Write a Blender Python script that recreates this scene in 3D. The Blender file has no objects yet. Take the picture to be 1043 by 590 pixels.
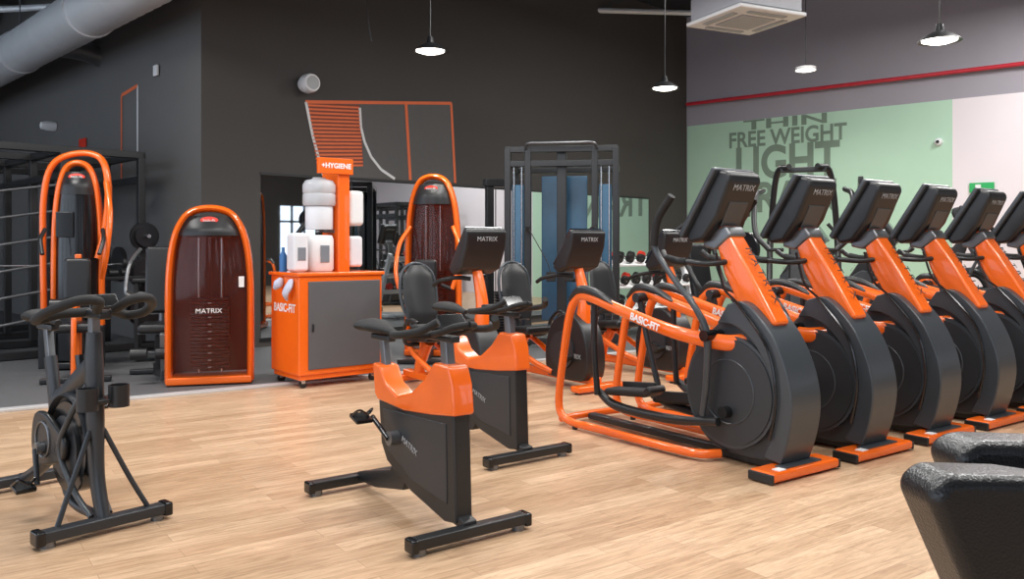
import bpy, bmesh, math, random
from mathutils import Vector, Matrix
random.seed(4)
scene = bpy.context.scene
COL = scene.collection
try:
    scene.view_settings.view_transform = 'Standard'
except Exception:
    pass

# ------------------------------------------------------------------ materials
def lin(c):
    out = []
    for v in c:
        v = v / 255.0
        out.append(v / 12.92 if v <= 0.04045 else ((v + 0.055) / 1.055) ** 2.4)
    return (out[0], out[1], out[2], 1.0)

def mat(name, c, rough=0.5, metal=0.0, var=0.08, scale=12.0, bump=0.0, coat=0.0, emit=0.0, alpha=1.0, trans=0.0, bscale=None):
    m = bpy.data.materials.new(name)
    m.use_nodes = True
    nt = m.node_tree
    b = nt.nodes['Principled BSDF']
    col = lin(c)
    tc = nt.nodes.new('ShaderNodeTexCoord')
    nz = nt.nodes.new('ShaderNodeTexNoise')
    nz.inputs['Scale'].default_value = scale
    nz.inputs['Detail'].default_value = 4
    nt.links.new(tc.outputs['Object'], nz.inputs['Vector'])
    mx = nt.nodes.new('ShaderNodeMix')
    mx.data_type = 'RGBA'
    mx.inputs[6].default_value = tuple(v * (1 - var) for v in col[:3]) + (1,)
    mx.inputs[7].default_value = tuple(min(1, v * (1 + var)) for v in col[:3]) + (1,)
    nt.links.new(nz.outputs['Fac'], mx.inputs[0])
    nt.links.new(mx.outputs[2], b.inputs['Base Color'])
    b.inputs['Roughness'].default_value = rough
    b.inputs['Metallic'].default_value = metal
    b.inputs['Coat Weight'].default_value = coat
    b.inputs['Transmission Weight'].default_value = trans
    b.inputs['Alpha'].default_value = alpha
    if emit > 0:
        b.inputs['Emission Color'].default_value = col
        b.inputs['Emission Strength'].default_value = emit
    if bump > 0:
        n2 = nt.nodes.new('ShaderNodeTexNoise')
        n2.inputs['Scale'].default_value = bscale or scale * 12
        nt.links.new(tc.outputs['Object'], n2.inputs['Vector'])
        bp = nt.nodes.new('ShaderNodeBump')
        bp.inputs['Strength'].default_value = bump
        bp.inputs['Distance'].default_value = 0.01
        nt.links.new(n2.outputs['Fac'], bp.inputs['Height'])
        nt.links.new(bp.outputs['Normal'], b.inputs['Normal'])
    return m

ORANGE = mat('orange_powdercoat', (243, 106, 24), 0.27, 0, 0.04, coat=0.5)
BLACK = mat('black_plastic', (31, 32, 34), 0.38, 0, 0.1)
BLACKG = mat('black_gloss', (20, 21, 23), 0.18, 0, 0.1)
SHELL = mat('charcoal_shell', (60, 65, 70), 0.30, 0, 0.06)
DISC = mat('dark_disc', (45, 48, 52), 0.38, 0, 0.06)
GREY = mat('grey_metal', (120, 122, 125), 0.35, 0.7)
SILVER = mat('silver_metal', (190, 192, 195), 0.25, 0.9)
TRIMM = mat('aluminium_trim', (205, 205, 205), 0.45, 0.3)
RUBBER = mat('rubber_grip', (24, 24, 25), 0.7, 0, 0.1, bump=0.2)
VINYL = mat('black_vinyl', (28, 29, 31), 0.36, 0, 0.1)
WHITE = mat('white_plastic', (228, 229, 230), 0.4, 0, 0.03)
OFFW = mat('paper_roll', (216, 220, 226), 0.6, 0, 0.05)
CABG = mat('cabinet_grey', (88, 88, 91), 0.5, 0, 0.05)
RED = mat('red_label', (215, 50, 30), 0.4)
LAB = mat('label_white', (235, 235, 235), 0.5, 0, 0.02)
LABG = mat('label_grey', (165, 168, 170), 0.5, 0, 0.02)
SCREEN = mat('screen_glass', (30, 38, 48), 0.08, 0, 0.1)
BLUE = mat('blue_plastic', (50, 110, 170), 0.4)
BLUET = mat('shroud_blue_reflection', (58, 96, 124), 0.2, 0, 0.1)  # blue reflections on the black tower, put into the base colour
GLOVE = mat('glove_cloth', (190, 195, 215), 0.8)
PIPE = mat('red_pipe', (190, 40, 55), 0.4)
GREENS = mat('exit_green', (30, 150, 80), 0.5, emit=0.3)
SHIELD = mat('smoked_acrylic', (92, 30, 14), 0.05, 0, 0.1, alpha=0.42)
PLATE = mat('weight_plate', (40, 40, 43), 0.3, 0.4)
GLOW = mat('lamp_glow', (255, 247, 235), 0.5, emit=6.0)

# ------------------------------------------------------------------ helpers
def empty(name, loc=(0, 0, 0), ang=0.0):
    e = bpy.data.objects.new(name, None)
    e.empty_display_size = 0.1
    e.location = loc
    e.rotation_euler = (0, 0, ang)
    COL.objects.link(e)
    return e

def add_mesh(name, verts, faces, m, parent=None, smooth=False, bevel=0.0, bseg=2, subsurf=0):
    me = bpy.data.meshes.new(name)
    me.from_pydata([tuple(v) for v in verts], [], faces)
    bm = bmesh.new(); bm.from_mesh(me)
    bmesh.ops.recalc_face_normals(bm, faces=bm.faces)
    bm.to_mesh(me); bm.free()
    me.materials.append(m)
    if smooth or bevel > 0 or subsurf:
        for p in me.polygons: p.use_smooth = True
    o = bpy.data.objects.new(name, me)
    COL.objects.link(o)
    if parent: o.parent = parent
    if bevel > 0:
        md = o.modifiers.new('bevel', 'BEVEL'); md.width = bevel; md.segments = bseg
        md.limit_method = 'ANGLE'; md.angle_limit = math.radians(35)
        wn = o.modifiers.new('wn', 'WEIGHTED_NORMAL'); wn.keep_sharp = True
    return o

def box(name, size, loc, m, parent=None, rot=(0, 0, 0), bevel=0.0, bseg=2):
    x, y, z = size[0] / 2, size[1] / 2, size[2] / 2
    v = [Vector(p) for p in [(-x,-y,-z),(x,-y,-z),(x,y,-z),(-x,y,-z),(-x,-y,z),(x,-y,z),(x,y,z),(-x,y,z)]]
    f = [(0,3,2,1),(4,5,6,7),(0,1,5,4),(1,2,6,5),(2,3,7,6),(3,0,4,7)]
    o = add_mesh(name, v, f, m, parent, bevel=bevel, bseg=bseg)
    o.location = loc; o.rotation_euler = rot
    return o

def catmull(pts, n=6, closed=False):
    pts = [Vector(p) for p in pts]
    N = len(pts); out = []
    rng = N if closed else N - 1
    for i in range(rng):
        if closed:
            p0, p1, p2, p3 = pts[(i-1) % N], pts[i], pts[(i+1) % N], pts[(i+2) % N]
        else:
            p1, p2 = pts[i], pts[i+1]
            p0 = pts[i-1] if i > 0 else p1 * 2 - p2
            p3 = pts[i+2] if i + 2 < N else p2 * 2 - p1
        for k in range(n):
            t = k / n
            out.append(0.5 * ((2*p1) + (p2-p0)*t + (2*p0-5*p1+4*p2-p3)*t*t + (3*p1-p0-3*p2+p3)*t**3))
    if not closed: out.append(pts[-1])
    return out

def tube(name, pts, r, m, parent=None, smooth=True, n=6, seg=10, ref=None, rb=None, closed=False, square=False):
    P = [Vector(p) for p in pts]
    rl = r if isinstance(r, (list, tuple)) else [r] * len(P)
    rbl = rb if isinstance(rb, (list, tuple)) else ([rb] * len(P) if rb else rl)
    if smooth and len(P) > 2:
        path = catmull(P, n, closed)
        ra = []; rr = []
        for j in range(len(path)):
            f = j / n; i = int(f); t = f - i
            i2 = (i + 1) % len(P) if closed else min(i + 1, len(P) - 1)
            i = min(i, len(P) - 1)
            ra.append(rl[i] * (1-t) + rl[i2] * t); rr.append(rbl[i] * (1-t) + rbl[i2] * t)
    else:
        path = P; ra = list(rl); rr = list(rbl)
    L = len(path); verts = []; faces = []
    prev = None
    for i in range(L):
        if closed: t = path[(i+1) % L] - path[i-1]
        else: t = path[min(i+1, L-1)] - path[max(i-1, 0)]
        if t.length < 1e-8: t = Vector((0, 0, 1))
        t.normalize()
        if ref is not None: a = Vector(ref)
        elif prev is not None: a = prev
        else: a = Vector((0, 1, 0)) if abs(t.y) < 0.9 else Vector((0, 0, 1))
        a = a - t * a.dot(t)
        if a.length < 1e-4:
            a = Vector((1, 0, 0)); a = a - t * a.dot(t)
        a.normalize(); prev = a
        b = t.cross(a)
        if square:
            sec = [(1, 1), (-1, 1), (-1, -1), (1, -1)]
        else:
            sec = [(math.cos(2*math.pi*k/seg), math.sin(2*math.pi*k/seg)) for k in range(seg)]
        for c, s in sec:
            verts.append(path[i] + a * (c * ra[i]) + b * (s * rr[i]))
    S = len(sec)
    for i in range(L if closed else L - 1):
        j = (i + 1) % L
        for k in range(S):
            k2 = (k + 1) % S
            faces.append((i*S+k, i*S+k2, j*S+k2, j*S+k))
    if not closed:
        faces.append(tuple(range(S-1, -1, -1)))
        faces.append(tuple((L-1)*S + k for k in range(S)))
    if square:
        return add_mesh(name, verts, faces, m, parent, bevel=min(min(ra), min(rr)) * 0.3)
    o = add_mesh(name, verts, faces, m, parent, smooth=True)
    o.data.set_sharp_from_angle(angle=math.radians(50))
    return o

def cyl(name, p0, p1, r, m, parent=None, seg=24, r2=None):
    return tube(name, [p0, p1], [r, r2 if r2 is not None else r], m, parent, smooth=False, seg=seg)

def prism(name, prof, y0, y1, m, parent=None, bevel=0.01, bseg=2, smoothn=0):
    if smoothn:
        prof = [(p.x, p.z) for p in catmull([(a, 0, b) for a, b in prof], smoothn, True)]
    n = len(prof)
    v = [(a, y0, b) for a, b in prof] + [(a, y1, b) for a, b in prof]
    f = [tuple(range(n)), tuple(range(2*n-1, n-1, -1))]
    for i in range(n):
        j = (i + 1) % n
        f.append((i, j, n + j, n + i))
    o = add_mesh(name, v, f, m, parent, bevel=bevel, bseg=bseg)
    return o

def lathe(name, prof, m, parent=None, loc=(0, 0, 0), seg=32, rot=(0, 0, 0)):
    v = []; f = []
    n = len(prof)
    for k in range(seg):
        a = 2 * math.pi * k / seg
        for r, z in prof: v.append((r*math.cos(a), r*math.sin(a), z))
    for k in range(seg):
        k2 = (k + 1) % seg
        for i in range(n - 1):
            f.append((k*n+i, k2*n+i, k2*n+i+1, k*n+i+1))
    o = add_mesh(name, v, f, m, parent, smooth=True)
    o.data.set_sharp_from_angle(angle=math.radians(45))
    o.location = loc; o.rotation_euler = rot
    return o

def text(name, body, size, loc, right, up, m, parent=None, sx=1.0, ext=0.001, align='CENTER', off=0.0):
    c = bpy.data.curves.new(name, 'FONT')
    c.body = body; c.size = size; c.extrude = ext; c.align_x = align; c.align_y = 'CENTER'; c.offset = off
    c.materials.append(m)
    o = bpy.data.objects.new(name, c)
    COL.objects.link(o)
    R = Vector(right).normalized(); U = Vector(up).normalized(); N = R.cross(U)
    M = Matrix(((R.x*sx, U.x, N.x, loc[0]), (R.y*sx, U.y, N.y, loc[1]), (R.z*sx, U.z, N.z, loc[2]), (0, 0, 0, 1)))
    if parent: o.parent = parent
    o.matrix_local = M
    return o

def dup(src, loc, ang):
    e = bpy.data.objects.new(src.name.split('.')[0], None)
    e.empty_display_size = 0.1
    e.location = loc; e.rotation_euler = (0, 0, ang)
    COL.objects.link(e)
    for ch in list(src.children):
        o = ch.copy()
        COL.objects.link(o)
        o.parent = e
    return e

# ------------------------------------------------------------------ camera
cam = bpy.data.cameras.new('camera')
cam.sensor_width = 36.0
cam.lens = 850.0 / 1043.0 * 36.0
cam.shift_y = -45.0 / 1043.0
cam.clip_end = 200
co = bpy.data.objects.new('camera', cam)
co.location = (0, 0, 1.30)
co.rotation_euler = (math.pi / 2, 0, 0)
COL.objects.link(co)
scene.camera = co

# ------------------------------------------------------------------ room
H = 6.0
L0 = Vector((-3.75, 10.07, 0)); E1 = Vector((0.7175, 0.6966, 0)); N1 = Vector((0.6966, -0.7175, 0))
C0 = Vector((3.6, 17.2, 0)); E2 = Vector((0.765, -0.644, 0)); N2 = Vector((-0.644, -0.765, 0))
EL = Vector((-0.702, 0.712, 0)); NL = Vector((-0.712, -0.702, 0))
LE = L0 + EL * 12
P1 = C0 + E2 * 15
P2 = Vector((-0.5, -8.1, 0)); P3 = Vector((-18.7, 10.4, 0))

def planks():
    m = bpy.data.materials.new('oak_planks'); m.use_nodes = True
    nt = m.node_tree; b = nt.nodes['Principled BSDF']
    tc = nt.nodes.new('ShaderNodeTexCoord')
    mp = nt.nodes.new('ShaderNodeMapping'); mp.inputs['Rotation'].default_value = (0, 0, -math.radians(35.3))
    nt.links.new(tc.outputs['Object'], mp.inputs['Vector'])
    br = nt.nodes.new('ShaderNodeTexBrick')
    br.inputs['Scale'].default_value = 1.0
    br.inputs['Brick Width'].default_value = 0.9
    br.inputs['Row Height'].default_value = 0.11
    br.inputs['Mortar Size'].default_value = 0.0011
    br.inputs['Mortar Smooth'].default_value = 0.3
    br.inputs['Bias'].default_value = 0.0
    br.offset = 0.37
    br.inputs['Color1'].default_value = lin((216, 185, 153))
    br.inputs['Color2'].default_value = lin((188, 155, 123))
    br.inputs['Mortar'].default_value = lin((150, 120, 94))
    nt.links.new(mp.outputs[0], br.inputs['Vector'])
    m2 = nt.nodes.new('ShaderNodeMapping'); m2.inputs['Scale'].default_value = (2.2, 20, 1)
    nt.links.new(mp.outputs[0], m2.inputs['Vector'])
    nz = nt.nodes.new('ShaderNodeTexNoise'); nz.inputs['Scale'].default_value = 1.8
    nz.inputs['Detail'].default_value = 9; nz.inputs['Roughness'].default_value = 0.72
    nz.inputs['Distortion'].default_value = 0.9
    nt.links.new(m2.outputs[0], nz.inputs['Vector'])
    cr = nt.nodes.new('ShaderNodeValToRGB')
    cr.color_ramp.elements[0].position = 0.32; cr.color_ramp.elements[0].color = (0.56, 0.49, 0.43, 1)
    cr.color_ramp.elements[1].position = 0.60; cr.color_ramp.elements[1].color = (1.04, 1.03, 1.02, 1)
    nt.links.new(nz.outputs['Fac'], cr.inputs[0])
    mx = nt.nodes.new('ShaderNodeMix'); mx.data_type = 'RGBA'; mx.blend_type = 'MULTIPLY'
    mx.inputs[0].default_value = 0.9
    nt.links.new(br.outputs['Color'], mx.inputs[6]); nt.links.new(cr.outputs[0], mx.inputs[7])
    nt.links.new(mx.outputs[2], b.inputs['Base Color'])
    b.inputs['Roughness'].default_value = 0.34
    bp = nt.nodes.new('ShaderNodeBump'); bp.inputs['Strength'].default_value = 0.12; bp.inputs['Distance'].default_value = 0.004
    nt.links.new(nz.outputs['Fac'], bp.inputs['Height']); nt.links.new(bp.outputs[0], b.inputs['Normal'])
    return m
WOOD = planks()
RUBF = mat('rubber_floor', (96, 97, 99), 0.6, 0, 0.25, scale=60, bump=0.1)
WDARK = mat('charcoal_paint', (66, 63, 61), 0.8, 0, 0.06, scale=2)
WLEFT = mat('grey_paint', (98, 97, 96), 0.8, 0, 0.05, scale=2)
WLILAC = mat('lilac_grey_paint', (158, 155, 163), 0.8, 0, 0.04, scale=2)
WGREEN = mat('mint_paint', (178, 212, 188), 0.75, 0, 0.04, scale=2)
WPALE = mat('pale_paint', (226, 218, 222), 0.75, 0, 0.03, scale=2)
CEIL = mat('ceiling_dark', (32, 34, 42), 0.9, 0, 0.2, scale=3)
FRAMEM = mat('window_frame', (50, 52, 56), 0.5)

def floor_poly(name, pts, z0, z1, m):
    n = len(pts)
    v = [(p[0], p[1], z0) for p in pts] + [(p[0], p[1], z1) for p in pts]
    f = [tuple(range(n)), tuple(range(n, 2*n))]
    for i in range(n):
        j = (i+1) % n; f.append((i, j, n+j, n+i))
    return add_mesh(name, v, f, m)
ROOM = [L0, C0, P1, P2, P3, LE]
floor_poly('floor', ROOM, -0.12, 0.0, WOOD)
floor_poly('ceiling', ROOM, H, H + 0.15, CEIL)
tr0 = Vector((-4.03, 6.50, 0)); UT = Vector((0.836, 0.549, 0)).normalized()
A = tr0 - UT * 8; B = tr0 + UT * 7.6
floor_poly('floor_rubber', [A, B, Vector((3.0, 15.9, 0)), L0 + E1*0.25+N1*0.02, L0 + NL*0.02, L0 + EL*9 + NL*0.02], 0.0, 0.012, RUBF)
d = B - A
tm = (A + B) / 2
box('trim_1', (d.length, 0.10, 0.022), (tm.x, tm.y, 0.011), TRIMM, rot=(0, 0, math.atan2(d.y, d.x)), bevel=0.003)

def wall(name, p, q, nrm, z0, z1, m, th=0.2):
    p = Vector(p); q = Vector(q)
    dd = q - p; c = (p + q) / 2 - Vector(nrm) * th / 2
    return box(name, (dd.length, th, z1 - z0), (c.x, c.y, (z0 + z1) / 2), m, rot=(0, 0, math.atan2(dd.y, dd.x)))
wall('wall_center', L0, C0 + E1*0.2, N1, 0, H, WDARK)
wall('wall_left', L0, LE, NL, 0, H, WLEFT)
wall('wall_right', C0, P1, N2, 0, H, WLILAC)
NE = (P3 - LE).normalized(); nn = Vector((-NE.y, NE.x, 0))
wall('wall_far_left', LE, P3, nn, 0, H, WLEFT)

def window_wall(name, p, q, inward, nwin, pier=0.2, z0w=0.3, z1w=4.8, m=None):
    m = m or WLILAC
    e = empty(name)
    dd = (q - p); Ln = dd.length; u = dd / Ln; ang = math.atan2(u.y, u.x)
    def seg(a, b_, z0, z1, mm, nm, th=0.2):
        c = p + u * ((a + b_) / 2) - inward * 0.1
        box(nm, (b_ - a, th, z1 - z0), (c.x, c.y, (z0 + z1) / 2), mm, e, rot=(0, 0, ang))
    seg(0, Ln, 0, z0w, m, 'sill'); seg(0, Ln, z1w, H, m, 'header')
    w = Ln / nwin
    for i in range(nwin + 1):
        a = max(0, i*w - pier); b_ = min(Ln, i*w + pier)
        seg(a, b_, z0w, z1w, m, 'pier')
    for i in range(nwin):
        for k in (1, 2):
            xx = i*w + pier + (w - 2*pier) * k / 3
            seg(xx - 0.03, xx + 0.03, z0w, z1w, FRAMEM, 'mullion', 0.08)
        zz = (z0w + z1w) / 2 + .3
        seg(i*w + pier, (i+1)*w - pier, zz, zz + .07, FRAMEM, 'transom', 0.08)
    return e
in1 = Vector((-(P1-P2).normalized().y, (P1-P2).normalized().x, 0))
window_wall('wall_front', P2, P1, in1, 6, pier=1.15, z0w=0.9, z1w=2.6, m=WDARK)
dq = (P3 - P2).normalized()
window_wall('wall_behind', P2, P3, Vector((dq.y, -dq.x, 0)) , 6)

def wpanel(name, s0, s1, z0, z1, m, org, e, nrm, th=0.012):
    c = org + e * ((s0 + s1) / 2) + nrm * th / 2
    return box(name, (s1 - s0, th, z1 - z0), (c.x, c.y, (z0 + z1) / 2), m, rot=(0, 0, math.atan2(e.y, e.x)))
wpanel('trim_green_panel', 0.02, 4.96, 0.0, 3.75, WGREEN, C0, E2, N2)
wpanel('trim_pale_panel', 4.96, 14.9, 0.0, 3.75, WPALE, C0, E2, N2)
pa = C0 + N2 * 0.1 + E2 * 0.05; pb = P1 + N2 * 0.1 - E2 * 0.2
cyl('red_wall_pipe', (pa.x, pa.y, 4.19), (pb.x, pb.y, 4.19), 0.035, PIPE)
TXT = mat('mural_text', (118, 138, 122), 0.8, 0, 0.14, scale=3)
mt = empty('wall_lettering')
for body, zc, sz, sx, of in (('THIN', 3.64, 0.26, 2.7, .006), ('FREE WEIGHT', 3.36, 0.42, 0.88, .010), ('LIGHT', 2.87, 0.86, 0.84, .026), ('TRAIN', 2.20, 0.8, 0.86, .02)):
    p = C0 + E2 * 2.08 + N2 * 0.016
    text('letters', body, sz, (p.x, p.y, zc), E2, (0, 0, 1), TXT, mt, sx=sx, off=of)

MIR = bpy.data.materials.new('mirror'); MIR.use_nodes = True
bb = MIR.node_tree.nodes['Principled BSDF']
bb.inputs['Base Color'].default_value = (0.66, 0.70, 0.72, 1); bb.inputs['Metallic'].default_value = 1; bb.inputs['Roughness'].default_value = 0.02
me_ = empty('wall_mirror')
def wp(org, e, nrm, s0, s1, z0, z1, m, par, nm, th=0.01, o0=0.0):
    c = org + e * ((s0 + s1) / 2) + nrm * (o0 + th / 2)
    return box(nm, (s1 - s0, th, z1 - z0), (c.x, c.y, (z0 + z1) / 2), m, par, rot=(0, 0, math.atan2(e.y, e.x)))
n_m = 6; us = 0.76; ue = 8.94
for i in range(n_m):
    a = us + (ue - us) * i / n_m; b_ = us + (ue - us) * (i + 1) / n_m
    wp(L0, E1, N1, a + 0.01, b_ - 0.01, 0.12, 2.2, MIR, me_, 'glass')
    wp(L0, E1, N1, b_ - 0.012, b_ + 0.012, 0.12, 2.2, BLACK, me_, 'joint')
wp(L0, E1, N1, us, ue, 2.2, 2.23, BLACK, me_, 'top_strip', 0.02)
wp(L0, E1, N1, us, ue, 0.08, 0.12, BLACK, me_, 'bottom_strip', 0.02)

def mline(p0, p1, w, m, par, org=L0, e=E1, nrm=N1):
    a = org + e * p0[0] + nrm * 0.008 + Vector((0, 0, p0[1])); b_ = org + e * p1[0] + nrm * 0.008 + Vector((0, 0, p1[1]))
    t = (b_ - a).normalized(); s = t.cross(nrm).normalized() * w / 2
    add_mesh('line', [a+s, a-s, b_-s, b_+s], [(0, 1, 2, 3)], m, par)
MO = mat('mural_orange', (218, 108, 66), 0.8); MW = mat('mural_white', (212, 212, 212), 0.8)
MG = mat('mural_grey', (88, 86, 85), 0.8); MD = mat('mural_brick', (124, 68, 52), 0.8)
mu = empty('wall_mural')
def q4(pts, m, par, o=.004):
    add_mesh('fill', [L0 + E1*u + N1*o + Vector((0, 0, z)) for u, z in pts], [(0, 1, 2, 3)], m, par)
q4([(1.42, 3.2), (3.92, 3.48), (4.0, 2.26), (1.65, 2.24)], MG, mu)
q4([(1.44, 3.19), (2.26, 3.26), (2.32, 2.42), (1.60, 2.36)], MD, mu, .006)
mline((1.41, 3.2), (3.93, 3.48), 0.045, MO, mu)
mline((3.92, 3.48), (4.0, 2.26), 0.045, MO, mu)
mline((3.06, 3.38), (3.14, 2.26), 0.05, MO, mu)
mline((1.415, 3.2), (1.52, 2.75), 0.04, MW, mu); mline((1.52, 2.75), (1.68, 2.24), 0.04, MW, mu)
cv = [(2.26, 3.22), (2.28, 2.95), (2.34, 2.75), (2.45, 2.55), (2.62, 2.38), (2.86, 2.26)]
for a, b_ in zip(cv[:-1], cv[1:]): mline(a, b_, 0.04, MW, mu)
for i in range(17):
    z = 3.16 - i * 0.05
    mline((1.45 + i*0.008, z), (2.25 + i*0.004, z + 0.06), 0.026, MO, mu)
mu2 = empty('wall_mural')
for p0, p1, m in (((1.99, 3.5), (2.59, 3.44), MO), ((1.99, 3.5), (1.99, 2.2), MW), ((2.59, 3.44), (2.59, 2.2), MO)):
    mline(p0, p1, 0.05, m, mu2, L0, EL, NL)

p = L0 + E1 * 1.38 + N1 * 0.14
sp = empty('wall_speaker', (p.x, p.y, 3.42), math.atan2(N1.y, N1.x))
lathe('speaker_body', [(0.0, -0.12), (0.10, -0.11), (0.125, -0.04), (0.125, 0.05), (0.11, 0.1), (0.0, 0.11)], WHITE, sp, rot=(0, math.pi/2, 0))
box('bracket', (0.12, 0.03, 0.03), (-0.1, 0, 0), GREY, sp)
lathe('grille', [(0.0, 0.118), (0.09, 0.112)], LABG, sp, rot=(0, math.pi/2, 0))
for s_, z_ in ((4.75, 3.05), (6.3, 3.05)):
    p = C0 + E2 * s_ + N2 * 0.05
    sc = empty('security_camera', (p.x, p.y, z_), math.atan2(N2.y, N2.x))
    lathe('dome', [(0.0, 0.05), (0.05, 0.03), (0.07, -0.04)], WHITE, sc, rot=(0, math.pi/2, 0))
    lathe('lens', [(0.0, 0.062), (0.025, 0.055), (0.03, 0.03)], BLACKG, sc, rot=(0, math.pi/2, 0))
p = C0 + E2 * 5.40 + N2 * 0.03
es = empty('exit_sign', (p.x, p.y, 2.25), math.atan2(E2.y, E2.x))
box('sign_plate', (0.36, 0.03, 0.16), (0, 0, 0), GREENS, es); box('pictogram', (0.08, 0.01, 0.1), (-0.05, -0.02, 0), WHITE, es)
p = L0 + EL * 5.6 + NL * 0.15
sc = empty('security_camera', (p.x, p.y, 3.3), math.atan2(NL.y, NL.x))
lathe('dome', [(0.0, 0.1), (0.06, 0.08), (0.08, 0.0), (0.08, -0.14)], WHITE, sc, rot=(0, math.pi/2, 0))
p = L0 + EL * 1.3 + NL * 0.03
ds = empty('wall_sign', (p.x, p.y, 3.6), math.atan2(NL.y, NL.x)); box('plate', (0.03, 0.12, 0.14), (0, 0, 0), WHITE, ds, bevel=0.005)
p = L0 + EL * 4.2 + NL * 0.02
ds = empty('red_notice', (p.x, p.y, 2.9), math.atan2(NL.y, NL.x)); box('plate', (0.02, 0.3, 0.14), (0, 0, 0), RED, ds, bevel=0.005)

# ------------------------------------------------------------------ ceiling things
dc = empty('ventilation_duct')
GALV = mat('galvanised', (208, 212, 216), 0.42, 0.3, 0.12, scale=3)
da = Vector((-12.2, 17.4, 4.2)); db = Vector((-1.5, 6.57, 4.2)); dd = db - da; n = int(dd.length / 0.12)
pts = []; rs = []
for i in range(n + 1):
    pts.append(da + dd * i / n); rs.append(0.31 if i % 2 == 0 else 0.30)
tube('spiral_duct', pts, rs, GALV, dc, smooth=False, seg=28)
for t in (0.25, 0.45, 0.65, 0.85):
    q = da + dd * t; cyl('hanger', (q.x, q.y, 4.45), (q.x, q.y, 5.99), 0.01, GREY, dc, seg=6)
    cyl('collar', q - dd.normalized()*0.04, q + dd.normalized()*0.04, 0.325, GALV, dc, seg=28)
q = da + dd * 0.5
tube('branch', [q, q + Vector((0.45, 0.45, 0)), q + Vector((0.7, 0.7, -0.1))], 0.15, GREY, dc, seg=20)
srv = empty('ceiling_services')
for i, (a, b_) in enumerate([((-12, 14, 5.6), (4, 15.5, 5.6)), ((-11, 16, 5.4), (-2, 7, 5.4)), ((-3, 13, 5.7), (9, 8, 5.7)), ((-13, 12.6, 5.1), (-5, 12.2, 5.1)),((-13, 13.6, 4.9), (-5.8, 12.4, 4.9))]):
    cyl('service_pipe', a, b_, 0.05 + 0.03 * (i % 2), GALV, srv, seg=12)
for i in range(6):
    a = L0 + EL * (3 + i*1.5) + Vector((0, 0, 5.75)) + NL*0.1; b_ = a + NL * 7
    box('beam', (7, 0.12, 0.25), ((a.x+b_.x)/2, (a.y+b_.y)/2, 5.8), CABG, srv, rot=(0, 0, math.atan2(NL.y, NL.x)))
ac = empty('air_conditioning_cassette', (2.82, 10.1, 4.0), math.radians(25))
box('housing', (0.92, 0.92, 0.26), (0, 0, 0.2), mat('ac_grey', (176, 178, 184), 0.5), ac, bevel=0.01)
box('face_panel', (1.0, 1.0, 0.05), (0, 0, 0.03), WHITE, ac, bevel=0.015)
box('grille', (0.5, 0.5, 0.02), (0, 0, 0.0), mat('ac_grille', (170, 172, 175), 0.6), ac, bevel=0.005)
for a in range(4):
    r = math.pi/2*a
    box('louvre', (0.55, 0.07, 0.02), (0.38*math.sin(r), 0.38*math.cos(r), 0.0), LABG, ac, rot=(0, 0, -r))
for x in (-0.4, 0.4):
    for y in (-0.4, 0.4): cyl('rod', (x, y, 0.3), (x, y, 1.99), 0.008, GREY, ac, seg=6)

def pendant(x, y, z, r=0.2, flat=False, power=25):
    e = empty('pendant_lamp', (x, y, z))
    if flat:
        lathe('shade', [(0.0, 0.07), (r, 0.05), (r, 0.0)], WHITE, e)
    else:
        lathe('shade', [(0.0, 0.17), (0.03, 0.17), (0.045, 0.1), (0.1, 0.075), (r*0.85, 0.03), (r, 0.0), (r*0.98, 0.0), (0.1, 0.06), (0.0, 0.08)], BLACK, e)
    lathe('diffuser', [(0.0, -0.02), (r*0.5, -0.015), (r*0.8, 0.005), (r*0.8, 0.02)], GLOW, e)
    cyl('cord', (0, 0, 0.1), (0, 0, H - z - 0.01), 0.007, BLACK, e, seg=6)
    l = bpy.data.lights.new('bulb', 'SPOT'); l.energy = power; l.spot_size = math.radians(150); l.spot_blend = 0.6; l.shadow_soft_size = r*0.7
    l.color = (1, 0.95, 0.88)
    lo = bpy.data.objects.new('bulb', l); lo.location = (0, 0, -0.05); COL.objects.link(lo); lo.parent = e
pendant(-0.92, 9.4, 3.48, power=130); pendant(2.07, 11.3, 3.42, power=130); pendant(4.15, 8.1, 3.28, power=70); pendant(4.75, 13.5, 4.13, 0.16, True, power=110)
tube('hanging_cable', [(-1.75, 10, 5.99), (-1.78, 10, 4.8), (-1.72, 10, 4.0), (-1.68, 10, 3.75)], 0.007, BLACK, seg=6)

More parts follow.
